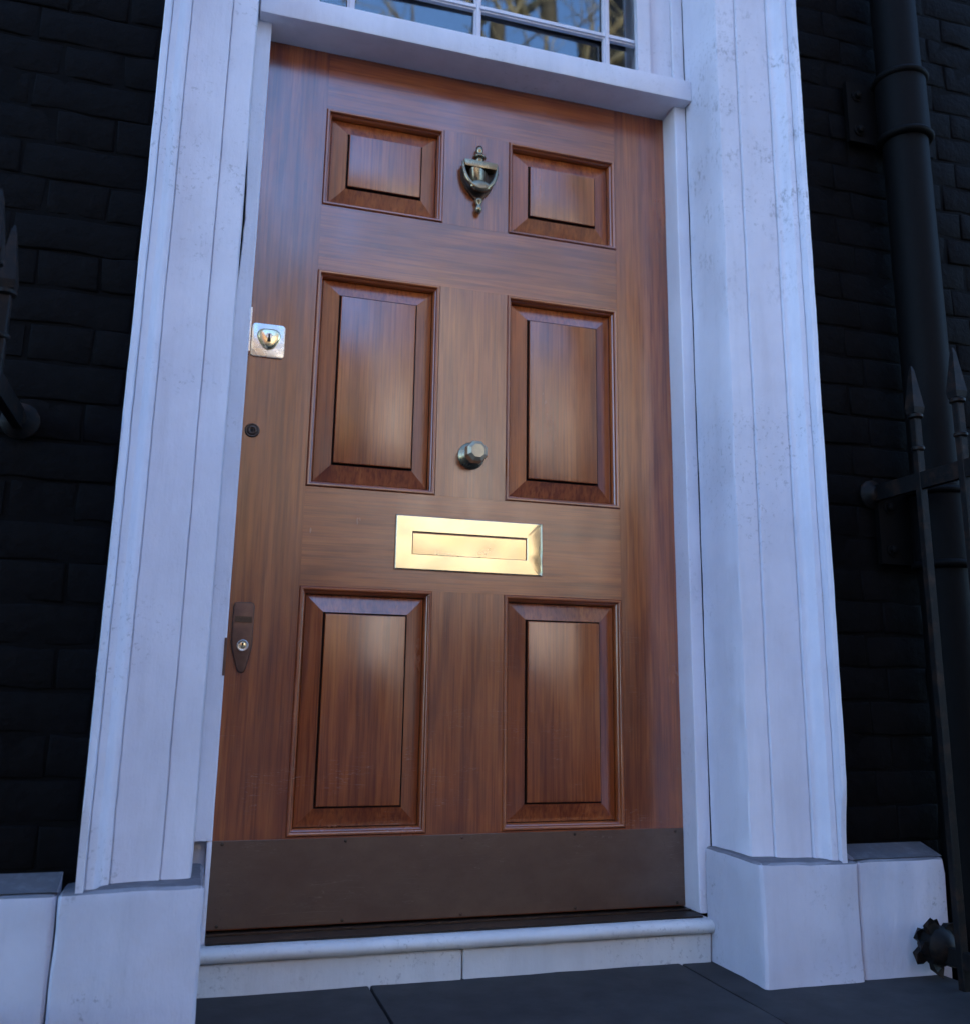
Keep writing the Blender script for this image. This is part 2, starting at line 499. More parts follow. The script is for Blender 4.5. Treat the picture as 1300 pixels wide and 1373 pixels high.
rest_v, rest_f = [], []
Z0B = 0.165
def lay(xa, xb, za, zb, inview, host):
    wl = wloc(host)
    n0, n1 = int(math.floor((za - Z0B) / 0.075)), int(math.ceil((zb - Z0B) / 0.075))
    for ci in range(n0, n1):
        z = Z0B + ci * 0.075 + 0.0375
        x = xa - (0.0 if ci % 2 == 0 else 0.164) - 0.02
        flip = 0
        while x < xb:
            L = (STR, HEA)[flip % 2]
            a, b = max(x, xa), min(x + L, xb)
            if b - a > 0.03:
                cx = (a + b) / 2
                full = (b - a) > L - 1e-4
                if inview(cx, z):
                    if full:
                        me = random.choice((stretchers, headers)[flip % 2])
                    else:
                        me = brick_mesh(b - a, random.random() * 50)
                    o = bpy.data.objects.new('brick', me)
                    o.parent = host
                    o.location = Vector((cx + random.uniform(-.001, .001), WALL_Y + random.uniform(-0.0015, 0.0015), z + random.uniform(-.0012, .0012))) - wl
                    o.rotation_euler = (random.uniform(-.012, .012), random.uniform(-.006, .006), random.uniform(-.008, .008))
                    col.objects.link(o)
                else:
                    b0 = len(rest_v)
                    y = WALL_Y - 0.0015 + random.uniform(-.002, .002)
                    h, e = 0.035, 0.005
                    for (sx, sy, sz) in ((a, WALL_Y + .02, -h), (b, WALL_Y + .02, -h), (b, WALL_Y + .02, h), (a, WALL_Y + .02, h), (a + e, y, -h + e), (b - e, y, -h + e), (b - e, y, h - e), (a + e, y, h - e)):
                        rest_v.append((sx, sy, z + sz))
                    for f in ((4, 5, 6, 7), (0, 1, 5, 4), (1, 2, 6, 5), (2, 3, 7, 6), (3, 0, 4, 7)):
                        rest_f.append(tuple(b0 + i for i in f))
            x += L + 0.0035
            flip += 1
def left_view(x, z):
    return x > -0.62 and 0.16 < z < 2.0 and x > -0.42 - 0.09 * z
def right_view(x, z):
    return 0.16 < z < 2.42 and x < 1.70 + 0.16 * z
lay(-3.0, -0.208, 0.165, 2.86, left_view, wall)
lay(1.258, 4.0, 0.165, 2.86, right_view, wall_right)
lay(1.53, 4.0, -1.5, 0.16, lambda x, z: x < 1.62 and z > -0.1, wall_right)
rb = raw('brickwork', rest_v, rest_f, 'brick', house); rb['kind'] = 'stuff'

def plinth(name, x0, x1, label):
    return box(name, x0, x1, -0.290, WALL_Y + 0.004, -0.9, 0.140, 'plinth', house, 0.011, 3, 0.035, 0.0055, x0 * 5, label)
plinth('plinth_block', -0.90, -0.2475, 'white painted plinth block left of the doorway')
plinth('plinth_block', -1.70, -0.903, 'white painted plinth block at far left')
plinth('plinth_block', 1.2975, 1.520, 'short white plinth block beside the drainpipe')
raw('plinth_weathering', [(-1.7, -0.283, 0.1415), (-0.2475, -0.283, 0.1415), (-0.2475, WALL_Y + .004, 0.163), (-1.7, WALL_Y + .004, 0.163), (-1.7, WALL_Y + .004, 0.12), (-0.2475, WALL_Y + .004, 0.12)],
    [(0, 1, 2, 3), (0, 3, 4), (1, 5, 2), (0, 4, 5, 1)], 'plinth', house)
raw('plinth_weathering', [(1.2975, -0.283, 0.1415), (1.52, -0.283, 0.1415), (1.52, WALL_Y + .004, 0.163), (1.2975, WALL_Y + .004, 0.163), (1.2975, WALL_Y + .004, 0.12), (1.52, WALL_Y + .004, 0.12)],
    [(0, 1, 2, 3), (0, 3, 4), (1, 5, 2), (0, 4, 5, 1)], 'plinth', house)

# ------------------------------------------------------------------ doorcase: moulded white architrave on plinth blocks
case = thing('doorcase', (0.525, -0.25, -0.17), 'white painted moulded stucco surround framing the wooden door', 'door surround')
PROF = [(0.0335, -0.0685), (0.0340, -0.11), (0.0350, -0.16), (0.0372, -0.2195), (0.0395, -0.2235), (0.060, -0.2265), (0.0874, -0.2302), (0.0883, -0.2265), (0.0895, -0.2268), (0.0906, -0.2362),
        (0.120, -0.2400), (0.145, -0.2435), (0.1690, -0.2467), (0.1699, -0.2430), (0.1711, -0.2433), (0.1722, -0.2530), (0.1775, -0.2545), (0.1815, -0.2570), (0.1845, -0.2615), (0.1868, -0.2690), (0.1890, -0.2780), (0.1925, -0.2835),
        (0.1985, -0.2855), (0.2044, -0.2863), (0.2052, -0.2825), (0.2062, -0.2828), (0.2074, -0.3065), (0.2105, -0.3105), (0.2165, -0.3135), (0.2192, -0.3100), (0.2200, -0.2050)]
TOP = 2.70
def jitter(p, amp):
    return noise.noise_vector(p * 7.0) * amp * 0.7 + noise.noise_vector(p * 26.0) * amp * 0.45
def architrave(name, side, mat, label):
    V, F = [], []
    nz = 84
    zb = 0.135
    for i in range(nz + 1):
        for a, y in PROF:
            z = zb + (TOP + a - zb) * i / nz
            x = -a if side < 0 else DW + a
            t = min(1.0, max(0.0, (z - 0.15) / 0.16))
            y2 = max(y, -0.2965 - 0.02 * t * t)
            p = Vector((x, y2, z))
            V.append(p + jitter(p, 0.0016))
    n = len(PROF)
    for i in range(nz):
        for j in range(n - 1):
            F.append((i * n + j, i * n + j + 1, (i + 1) * n + j + 1, (i + 1) * n + j))
    F.append(tuple(range(n)))
    return raw(name, V, F, mat, case, 28, label=label)
architrave('architrave_upright', -1, 'stucco', 'left upright of the white moulded surround')
architrave('architrave_upright', 1, 'stucco_worn', 'right upright of the white surround with grey weathered spots')
V, F = [], []
nx = 30
for i in range(nx + 1):
    for a, y in PROF:
        x = -a + (DW + 2 * a) * i / nx
        p = Vector((x, y, TOP + a)); V.append(p + jitter(p, 0.0016))
n = len(PROF)
for i in range(nx):
    for j in range(n - 1):
        F.append((i * n + j, i * n + j + 1, (i + 1) * n + j + 1, (i + 1) * n + j))
raw('architrave_head', V, F, 'stucco', case, 28)
box('surround_plinth', -0.2445, -0.014, -0.299, -0.0695, -0.9, 0.145, 'plinth', case, 0.013, 3, 0.03, 0.0055, 3.0, 'left base block of the surround')
box('surround_plinth', 1.064, 1.2945, -0.299, -0.0695, -0.9, 0.143, 'plinth', case, 0.013, 3, 0.03, 0.0060, 8.0, 'right base block of the surround with flaking paint')

# ------------------------------------------------------------------ timber door frame with transom rail
frame = thing('door_frame', (0.525, -0.03, 0.0), 'white painted timber frame round the wooden door', 'door frame')
FY0, FY1 = -0.0665, 0.055
# left post: its outer edge has shrunk away from the stucco, leaving an open crack
V, F = [], []
nz = 90
for i in range(nz + 1):
    z = 0.183 + (2.70 - 0.183) * i / nz
    t = max(0.0, 1 - abs((z - 1.50) / 0.17)) ** 0.5
    gap = (0.0085 + 0.0016 * noise.noise(Vector((0, 0, z * 31)))) * t
    xo = -0.0362 + gap
    e = 0.0004 * noise.noise(Vector((3, 0, z * 14)))
    for x, y in ((xo, FY1), (xo, FY0 + .002), (xo + .002, FY0), (-0.003 + e, FY0), (e, FY0 + .003), (e, FY1)):
        V.append((x, y, z))
n = 6
for i in range(nz):
    for j in range(n):
        F.append((i * n + j, i * n + (j + 1) % n, (i + 1) * n + (j + 1) % n, (i + 1) * n + j))
F.append(tuple(range(n))); F.append(tuple(nz * n + j for j in range(n)))
raw('post', V, F, 'white_wood', frame, 40)
box('post', -0.0350, -0.0102, FY0 + .030, FY1, -0.03, 0.1825, 'white_wood', frame)
box('post', -0.0100, 0.0, FY0 + .002, FY1, -0.03, 0.1827, 'white_wood', frame, 0.003, 2, 0.05, 0.0012, 4.0)
box('post', DW, DW + 0.0338, FY0, FY1, 0.0015, 2.70, 'white_wood', frame, 0.0045, 3, 0.06, 0.0012, 5.0)
box('transom_rail', -0.030, DW + 0.0335, -0.1005, FY1 - .002, 2.0035, 2.0640, 'white_wood', frame, 0.0045, 2, 0.06, 0.0012, 6.0, 'white rail between the door and the fanlight')
box('head', 0.0005, DW - 0.0005, FY0 + .002, FY1, 2.64, 2.70, 'white_wood', frame, 0.003)
box('striker_plate', -0.0015, 0.0035, -0.058, -0.012, 1.19, 1.292, 'nickel', frame, 0.001, 1, label='small metal keep on the frame beside the upper lock')
box('latch_keep', -0.0045, 0.0012, FY0 - 0.0012, -0.02, 0.497, 0.572, 'bronze', frame, 0.001, 1)

# ------------------------------------------------------------------ fanlight
fan = thing('fanlight', (0.525, -0.02, 2.065), 'fanlight with thin white glazing bars reflecting bare branches above the door', 'window')
FX0, FX1, FZ0, FZ1 = 0.094, 0.956, 2.095, 2.60
for a, b in ((0.0008, FX0), (FX1, DW - 0.0008)):
    box('stile', a, b, -0.0585, 0.03, 2.0645, 2.6395, 'white_wood', fan, 0.004, 2)
box('sash_bead', FX1 - 0.012, FX1 + 0.024, -0.072, -0.056, 2.0647, 2.639, 'white_wood', fan, 0.005, 3)
box('sash_bead', FX0 - 0.024, FX0 + 0.012, -0.072, -0.056, 2.0647, 2.639, 'white_wood', fan, 0.005, 3)
box('bottom_rail', FX0 + .0005, FX1 - .0005, -0.057, 0.03, 2.0647, FZ0, 'white_wood', fan, 0.003)
box('top_rail', FX0 + .0005, FX1 - .0005, -0.057, 0.03, FZ1, 2.639, 'white_wood', fan, 0.003)
BX = (0.185, 0.508, 0.865)
HZ = (2.188, 2.51)
def bar(x0, x1, z0, z1):
    o = box('glazing_bar', x0, x1, -0.0450, -0.034, z0, z1, 'white_wood', fan, 0.0, 1)
    return o
for x in BX:
    bar(x - 0.009, x + 0.009, FZ0, FZ1)
    box('glazing_bar', x - 0.004, x + 0.004, -0.0505, -0.0455, FZ0, FZ1, 'white_wood', fan, 0.0015)
ex = (FX0,) + BX + (FX1,)
ez = (FZ0,) + HZ + (FZ1,)
for z in HZ:
    for i in range(4):
        a = ex[i] + (0.0095 if i else 0.0005); b = ex[i + 1] - (0.0095 if i < 3 else 0.0005)
        bar(a, b, z - 0.009, z + 0.009)
        box('glazing_bar', a - 0.004, b + 0.004, -0.0500, -0.0456, z - 0.0042, z + 0.0042, 'white_wood', fan, 0.0015)
for i in range(4):
    for j in range(3):
        ax, az = random.uniform(-.004, .004), random.uniform(-.004, .004)
        x0, x1, z0, z1 = ex[i] - .002, ex[i + 1] + .002, ez[j] - .002, ez[j + 1] + .002
        yy = -0.030
        q = [(x0, yy - ax, z0), (x1, yy + ax, z0), (x1, yy + ax + az * .3, z1), (x0, yy - ax + az * .3, z1)]
        raw('pane', q + [(x, y + .003, z) for x, y, z in q], [(0, 1, 2, 3), (4, 7, 6, 5), (0, 4, 5, 1), (1, 5, 6, 2), (2, 6, 7, 3), (3, 7, 4, 0)], 'glass', fan)

# ------------------------------------------------------------------ doorstep
step = thing('doorstep', (0.525, -0.1, -0.17), 'worn white stone doorstep with rounded nosing and dark sill', 'step')
V, F = [], []
prof = [(0.05, -0.0035), (-0.088, -0.0035), (-0.098, -0.005), (-0.1045, -0.0105), (-0.107, -0.0175), (-0.1045, -0.0250), (-0.098, -0.0305), (-0.090, -0.0325), (0.05, -0.0325)]
nx = 60
for i in range(nx + 1):
    x = -0.0125 + 1.075 * i / nx
    for y, z in prof:
        p = Vector((x, y, z)); V.append(p + jitter(p, 0.0016))
n = len(prof)
for i in range(nx):
    for j in range(n):
        F.append((i * n + j, i * n + (j + 1) % n, (i + 1) * n + (j + 1) % n, (i + 1) * n + j))
F.append(tuple(range(n))); F.append(tuple(nx * n + j for j in range(n)))
raw('nosing', V, F, 'step', step, 50)
box('riser', -0.012, 0.50, -0.091, 0.04, -0.21, -0.034, 'step', step, 0.003, 1, 0.05, 0.002, 2)
box('riser', 0.502, 1.062, -0.0905, 0.04, -0.21, -0.034, 'step', step, 0.003, 1, 0.05, 0.002, 9)
box('sill', 0.0005, DW - 0.0005, -0.080, 0.045, -0.0022, 0.0012, 'dark_sill', step, 0.001)
box('weather_bar', 0.002, DW - 0.002, -0.030, -0.020, 0.0015, 0.0045, 'bronze_dark', step, 0.001)

# ------------------------------------------------------------------ the door
door = thing('front_door', (0.525, 0.022, 0.004), 'six panel varnished mahogany front door with brass letter plate', 'door')
XS = (0.0, 0.1458, 0.4409, 0.6095, 0.9041, 1.05)
ZS = dict(top=2.012, p1t=1.8505, p1b=1.5955, p2t=1.4296, p2b=0.9119, p3t=0.6919, p3b=0.1757)
TH = 0.048
bv = 0.0007
box('stile', -0.010, XS[1], 0, TH, 0.006, ZS['top'], 'wood_v', door, bv)
box('stile', XS[4], DW + 0.010, 0.0002, TH, 0.006, ZS['top'], 'wood_v', door, bv)
for z0, z1 in ((ZS['p1t'], ZS['top']), (ZS['p2t'], ZS['p1b']), (ZS['p3t'], ZS['p2b']), (0.006, ZS['p3b'])):
    box('rail', XS[1] + .0002, XS[4] - .0002, 0.0003, TH, z0, z1, 'wood_h', door, bv)
for z0, z1 in ((ZS['p1b'], ZS['p1t']), (ZS['p2b'], ZS['p2t']), (ZS['p3b'], ZS['p3t'])):
    box('muntin', XS[2], XS[3], 0.0001, TH, z0 + .0002, z1 - .0002, 'wood_v', door, bv)

def ring_mesh(name, x0, x1, z0, z1, prof, mats, parent, fill, smooth=30):
    V, F, mi = [], [], []
    for d, y in prof:
        V += [(x0 + d, y, z0 + d), (x1 - d, y, z0 + d), (x1 - d, y, z1 - d), (x0 + d, y, z1 - d)]
    for i in range(len(prof) - 1):
        for j in range(4):
            F.append((i * 4 + j, i * 4 + (j + 1) % 4, (i + 1) * 4 + (j + 1) % 4, (i + 1) * 4 + j))
            mi.append(1 if (j % 2 == 0 and len(mats) > 1) else 0)
    if fill:
        b = (len(prof) - 1) * 4
        F.append((b, b + 1, b + 2, b + 3)); mi.append(0)
    else:
        b = (len(prof) - 1) * 4
        for j in range(4):
            F.append((j, b + j, b + (j + 1) % 4, (j + 1) % 4)); mi.append(0)
    return raw(name, V, F, mats, parent, smooth, mi)
MOULD = [(-0.001, 0.026), (-0.0012, 0.0022), (0.0004, 0.0012), (0.0014, -0.0022), (0.0034, -0.0042), (0.0062, -0.0042), (0.0084, -0.0024), (0.0094, 0.0006), (0.0100, 0.0044), (0.0114, 0.0052), (0.0136, 0.0082), (0.0150, 0.0126), (0.0154, 0.0180), (0.0155, 0.026)]
FIELD = [(0.004, 0.030), (0.004, 0.0225), (0.0160, 0.0225), (0.0172, 0.0190), (0.0546, 0.0080), (0.0550, 0.0140), (0.0582, 0.0140), (0.0586, 0.0016), (0.0596, -0.0004), (0.0612, -0.0008)]
names = {0: ('upper', ), 1: ('middle', ), 2: ('lower', )}
for r_, (zb, zt) in enumerate(((ZS['p1b'], ZS['p1t']), (ZS['p2b'], ZS['p2t']), (ZS['p3b'], ZS['p3t']))):
    for c_, (xa, xb) in enumerate(((XS[1], XS[2]), (XS[3], XS[4]))):
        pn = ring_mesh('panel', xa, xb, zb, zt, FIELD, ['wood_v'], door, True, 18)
        pn.data.materials.append(M['wax_shade'])
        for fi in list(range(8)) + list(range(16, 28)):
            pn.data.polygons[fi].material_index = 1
        ring_mesh('moulding', xa, xb, zb, zt, MOULD, ['wood_v', 'wood_h'], pn, False, 40)
box('back_lining', 0.13, 0.92, 0.030, 0.046, 0.17, 1.86, 'wood_v', door)

# kick plate
kp = box('kick_plate', 0.0012, DW - 0.0012, -0.0020, -0.00005, 0.0075, 0.1730, 'kick', door, 0.0006, 1, 0.05, 0.0004, 1.0, 'dull brown metal kick plate along the foot of the door')
def screw(x, z, parent, y=-0.002, mat='nickel', r=0.0042):
    lathe('screw', [(r, 0.0002), (r, 0.0008), (r * .6, 0.0016), (r * .15, 0.0018)], (x, y, z), (0, -1, 0), mat, parent, 12)
for x in (0.022, 0.27, 0.5204, 0.78, 1.028):
    screw(x, 0.1665, kp, mat='bronze' if abs(x - .5204) < .01 else 'bronze_dark', r=0.0034)
    screw(x, 0.0135, kp, mat='bronze' if abs(x - .5204) < .01 else 'bronze_dark', r=0.0034)

# letter plate: frame ring with a battered right edge, recessed flap
LX0, LX1, LZ0, LZ1 = 0.3512, 0.7020, 0.7372, 0.8618
OX0, OX1, OZ0, OZ1 = 0.3905, 0.6630, 0.7735, 0.8245
V, F = [], []
nL = 40
loops = []
def rect_loop(x0, x1, z0, z1, n):
    pts = []
    for i in range(n): pts.append((x0 + (x1 - x0) * i / n, z0))
    for i in range(n): pts.append((x1, z0 + (z1 - z0) * i / n))
    for i in range(n): pts.append((x1 - (x1 - x0) * i / n, z1))
    for i in range(n): pts.append((x0, z1 - (z1 - z0) * i / n))
    return pts
def plate_loop(inset, y, wavy):
    out = []
    for i, (x, z) in enumerate(rect_loop(LX0 + inset, LX1 - inset, LZ0 + inset, LZ1 - inset, nL)):
        if wavy and x > LX1 - 0.012:
            t = (z - LZ0) / (LZ1 - LZ0)
            w = 0.0035 + 0.0050 * (0.5 + 0.5 * math.cos(t * 4 * math.pi - 0.4)) + 0.0012 * math.sin(t * 19)
            w *= min(1, 14 * t, 14 * (1 - t))
            x = x - w * wavy
        if y < -0.004:
            y2 = y + noise.noise(Vector((x * 14, z * 14, 0))) * 0.00035
        else:
            y2 = y
        out.append((x, y2, z))
    return out
loops.append(plate_loop(0, -0.0001, 0))
loops.append(plate_loop(0, -0.0030, 0))
loops.append(plate_loop(0.0010, -0.0046, 0.35))
loops.append(plate_loop(0.0030, -0.0058, 1.0))
loops.append([(x, -0.0058 + noise.noise(Vector((x * 14, z * 14, 0))) * 0.00035, z) for x, z in rect_loop(OX0 - 0.0012, OX1 + 0.0012, OZ0 - 0.0012, OZ1 + 0.0012, nL)])
loops.append([(x, -0.0048, z) for x, z in rect_loop(OX0, OX1, OZ0, OZ1, nL)])
loops.append([(x, -0.0001, z) for x, z in rect_loop(OX0, OX1, OZ0, OZ1, nL)])
for lp in loops: V += lp
n = nL * 4
for i in range(len(loops) - 1):
    for j in range(n):
        F.append((i * n + j, i * n + (j + 1) % n, (i + 1) * n + (j + 1) % n, (i + 1) * n + j))
lp = raw('letter_plate', V, F, 'brass', door, 30, label='bright polished brass letter plate with dented right edge')
bm = bmesh.new()
box_bm(bm, OX0 + 0.0020, OX1 - 0.0020, -0.0016, -0.0004, OZ0 + 0.0008, OZ1 - 0.0036)
for i in range(1, 14):
    bmesh.ops.bisect_plane(bm, geom=bm.verts[:] + bm.edges[:] + bm.faces[:], plane_co=(OX0 + (OX1 - OX0) * i / 14, 0, 0), plane_no=(1, 0, 0))
for i in range(1, 4):
    bmesh.ops.bisect_plane(bm, geom=bm.verts[:] + bm.edges[:] + bm.faces[:], plane_co=(0, 0, OZ0 + (OZ1 - OZ0) * i / 4), plane_no=(0, 0, 1))
for v in bm.verts:
    if v.co.y < -0.001:
        v.co.y += noise.noise(Vector((v.co.x * 22, v.co.z * 22, 4))) * 0.0006
bmesh.ops.recalc_face_normals(bm, faces=bm.faces)
me = bpy.data.meshes.new('flap'); bm.to_mesh(me); bm.free()
finish('flap', me, 'brass_flap', lp, 30)

# centre knob: round rose, neck, faceted octagonal knob
KX, KZ = 0.525, 1.0125
kn = lathe('door_knob', [(0.010, 0.020), (0.0175, 0.021), (0.0255, 0.030), (0.0275, 0.038), (0.0275, 0.046), (0.0250, 0.0535), (0.0172, 0.0590), (0.0166, 0.0597)], (KX, 0, KZ), (0, -1, 0), 'brass_knob', door, 8, 18, phase=R(22.5), label='faceted brass knob at the middle of the door')
lathe('rose', [(0.0325, 0.0001), (0.0325, 0.0025), (0.0300, 0.0052), (0.0240, 0.0068), (0.0205, 0.0105), (0.0165, 0.0125)], (KX, 0, KZ), (0, -1, 0), 'brass_dull', kn, 32)
lathe('neck', [(0.0165, 0.011), (0.0125, 0.014), (0.0110, 0.0205)], (KX, 0, KZ), (0, -1, 0), 'brass_dull', kn, 24)

# urn knocker
QX = 0.5285
kk = lathe('knocker', [(0.0005, -0.0265), (0.010, -0.0255), (0.017, -0.020), (0.024, -0.010), (0.030, 0.004), (0.0335, 0.018), (0.0345, 0.026), (0.031, 0.028), (0.0005, 0.0285)], (QX, -0.011, 1.714), (0, 0, 1), 'brass_dull', door, 28, 45, scale=(1, 0.58), label='dark brass urn shaped door knocker')
lathe('top_finial', [(0.007, 0.0), (0.0085, 0.005), (0.011, 0.010), (0.0105, 0.014), (0.0165, 0.0175), (0.0175, 0.0205), (0.0145, 0.0245), (0.0085, 0.0275), (0.0075, 0.0315), (0.0095, 0.0355), (0.0095, 0.0440), (0.0065, 0.0505), (0.001, 0.0545)], (QX, -0.012, 1.7625), (0, 0, 1), 'brass_dull', kk, 20, 60)
lathe('pendant', [(0.006, 0.0), (0.0105, 0.004), (0.0095, 0.009), (0.0060, 0.016), (0.0060, 0.020), (0.0088, 0.025), (0.0090, 0.031), (0.0060, 0.038), (0.001, 0.042)], (QX, -0.012, 1.6705), (0, 0, -1), 'brass_dull', kk, 20, 60)
prism('crossbar', [(QX - 0.0430, 1.7650), (QX - 0.040, 1.7470), (QX + 0.040, 1.7470), (QX + 0.0430, 1.7650)], -0.030, -0.008, 'brass_dull', kk, 0.002)
V, F = [], []
pts, rad = [], []
for i in range(25):
    t = math.pi * i / 24
    pts.append((QX - 0.0435 * math.cos(t) * (1 - 0.10 * math.sin(t) ** 2), -0.0215 - 0.006 * math.sin(t), 1.760 - 0.070 * math.sin(t) ** 0.85))
    rad.append(0.0040 + 0.0028 * math.sin(t))
tube_geo(pts, rad, 10, V, F)
raw('striker_arm', V, F, 'brass_dull', kk, 60)
lathe('striker_disc', [(0.0150, 0.0), (0.0245, 0.002), (0.0255, 0.007), (0.0225, 0.0100), (0.012, 0.0115), (0.001, 0.012)], (QX, -0.022, 1.697), (0, -1, 0), 'brass_dull', kk, 28, 50, scale=(1, 0.62))
V, F = [], []
prism('back_plate', [(QX - 0.046, 1.748), (QX - 0.043, 1.722), (QX - 0.032, 1.698), (QX - 0.016, 1.678), (QX, 1.664), (QX + 0.016, 1.678), (QX + 0.032, 1.698), (QX + 0.043, 1.722), (QX + 0.046, 1.748), (QX + 0.030, 1.757), (QX, 1.762), (QX - 0.030, 1.757)], -0.007, -0.0001, 'bronze_dark', kk, 0.0025)

# upper lock: square plate, shield boss, keyhole
def rrect(x0, x1, z0, z1, r, n=5):
    o = []
    for cx, cz, a0 in ((x1 - r, z1 - r, 0), (x0 + r, z1 - r, 90), (x0 + r, z0 + r, 180), (x1 - r, z0 + r, 270)):
        for i in range(n + 1):
            t = R(a0 + 90 * i / n)
            o.append((cx + r * math.cos(t), cz + r * math.sin(t)))
    return o
lk = prism('deadlock', rrect(0.0068, 0.0815, 1.1985, 1.2780, 0.009), -0.0042, -0.0001, 'nickel', door, 0.0018, label='square nickel lock plate with brass shield near the top of the left edge')
sx, sz = 0.0455, 1.243
shield = []
for i in range(36):
    t = 2 * math.pi * i / 36
    r = 0.0250 * (1 + 0.105 * math.cos(3 * (t + math.pi / 2)))
    shield.append((sx + r * math.cos(t) * 1.02, sz + r * math.sin(t) + 0.001))
def scaled(o, s, dz=0.0):
    return [(sx + (x - sx) * s, sz + (z - sz) * s + dz) for x, z in o]
V, F = [], []
lv = [(1.0, -0.0040), (1.0, -0.0060), (0.90, -0.0100), (0.74, -0.0118), (0.05, -0.0122)]
for s, y in lv:
    V += [(x, y, z) for x, z in scaled(shield, s)]
n = 36
for i in range(len(lv) - 1):
    for j in range(n):
        F.append((i * n + j, i * n + (j + 1) % n, (i + 1) * n + (j + 1) % n, (i + 1) * n + j))
F.append(tuple((len(lv) - 1) * n + j for j in range(n))); F.append(tuple(range(n)))
raw('shield_boss', V, F, 'brass', lk, 40)
lathe('cylinder', [(0.0075, 0.0), (0.0075, 0.0012), (0.0064, 0.0014), (0.0060, 0.0004)], (sx, -0.0119, sz + 0.004), (0, -1, 0), 'nickel', lk, 24)
prism('keyhole', [(sx - 0.0022, sz + 0.008), (sx + 0.0022, sz + 0.008), (sx + 0.0016, sz + 0.001), (sx + 0.0045, sz - 0.0095), (sx - 0.0045, sz - 0.0095), (sx - 0.0016, sz + 0.001)], -0.0138, -0.0110, 'hole', lk, 0.0)

# small round escutcheon
es = lathe('escutcheon', [(0.0160, 0.0001), (0.0160, 0.0018), (0.0140, 0.0032), (0.0115, 0.0028), (0.0105, 0.0042), (0.0070, 0.0052), (0.0050, 0.0044), (0.0042, 0.0030)], (0.0232, 0, 1.0275), (0, -1, 0), 'bronze_dark', door, 28, 40, label='small dark round keyhole cover')
lathe('keyhole', [(0.0036, 0.002), (0.0036, 0.0034)], (0.0232, 0, 1.0275), (0, -1, 0), 'hole', es, 12)

# night latch pull
nl = prism('latch_pull', [(0.0105, 0.643), (0.0135, 0.649), (0.0195, 0.6505), (0.0455, 0.6505), (0.0515, 0.649), (0.0540, 0.643), (0.0540, 0.560), (0.0510, 0.544), (0.0440, 0.513), (0.0410, 0.506), (0.0350, 0.5035), (0.0285, 0.506), (0.0250, 0.513), (0.0140, 0.548), (0.0105, 0.565)], -0.0095, -0.0001, 'bronze', door, 0.0035, 3, 'brown pointed latch plate with cylinder lock')
box('finger_ridge', 0.0150, 0.0495, -0.0125, -0.0090, 0.6085, 0.6200, 'bronze_dark', nl, 0.002, 2)
lathe('cylinder_ring', [(0.0120, 0.0), (0.0120, 0.0030), (0.0104, 0.0044), (0.0088, 0.0040), (0.0082, 0.0014)], (0.0345, -0.0093, 0.5600), (0, -1, 0), 'nickel', nl, 28)
lathe('cylinder_plug', [(0.0072, 0.0), (0.0072, 0.0018), (0.0060, 0.0024)], (0.0345, -0.0093, 0.5600), (0, -1, 0), 'brass', nl, 20)
prism('keyhole', [(0.0328, 0.5600), (0.0362, 0.5600), (0.0368, 0.5660), (0.0322, 0.5660)], -0.0122, -0.0110, 'hole', nl, 0.0)
box('cam_tab', 0.0295, 0.0395, -0.0115, -0.0090, 0.5390, 0.5490, 'bronze', nl, 0.001)

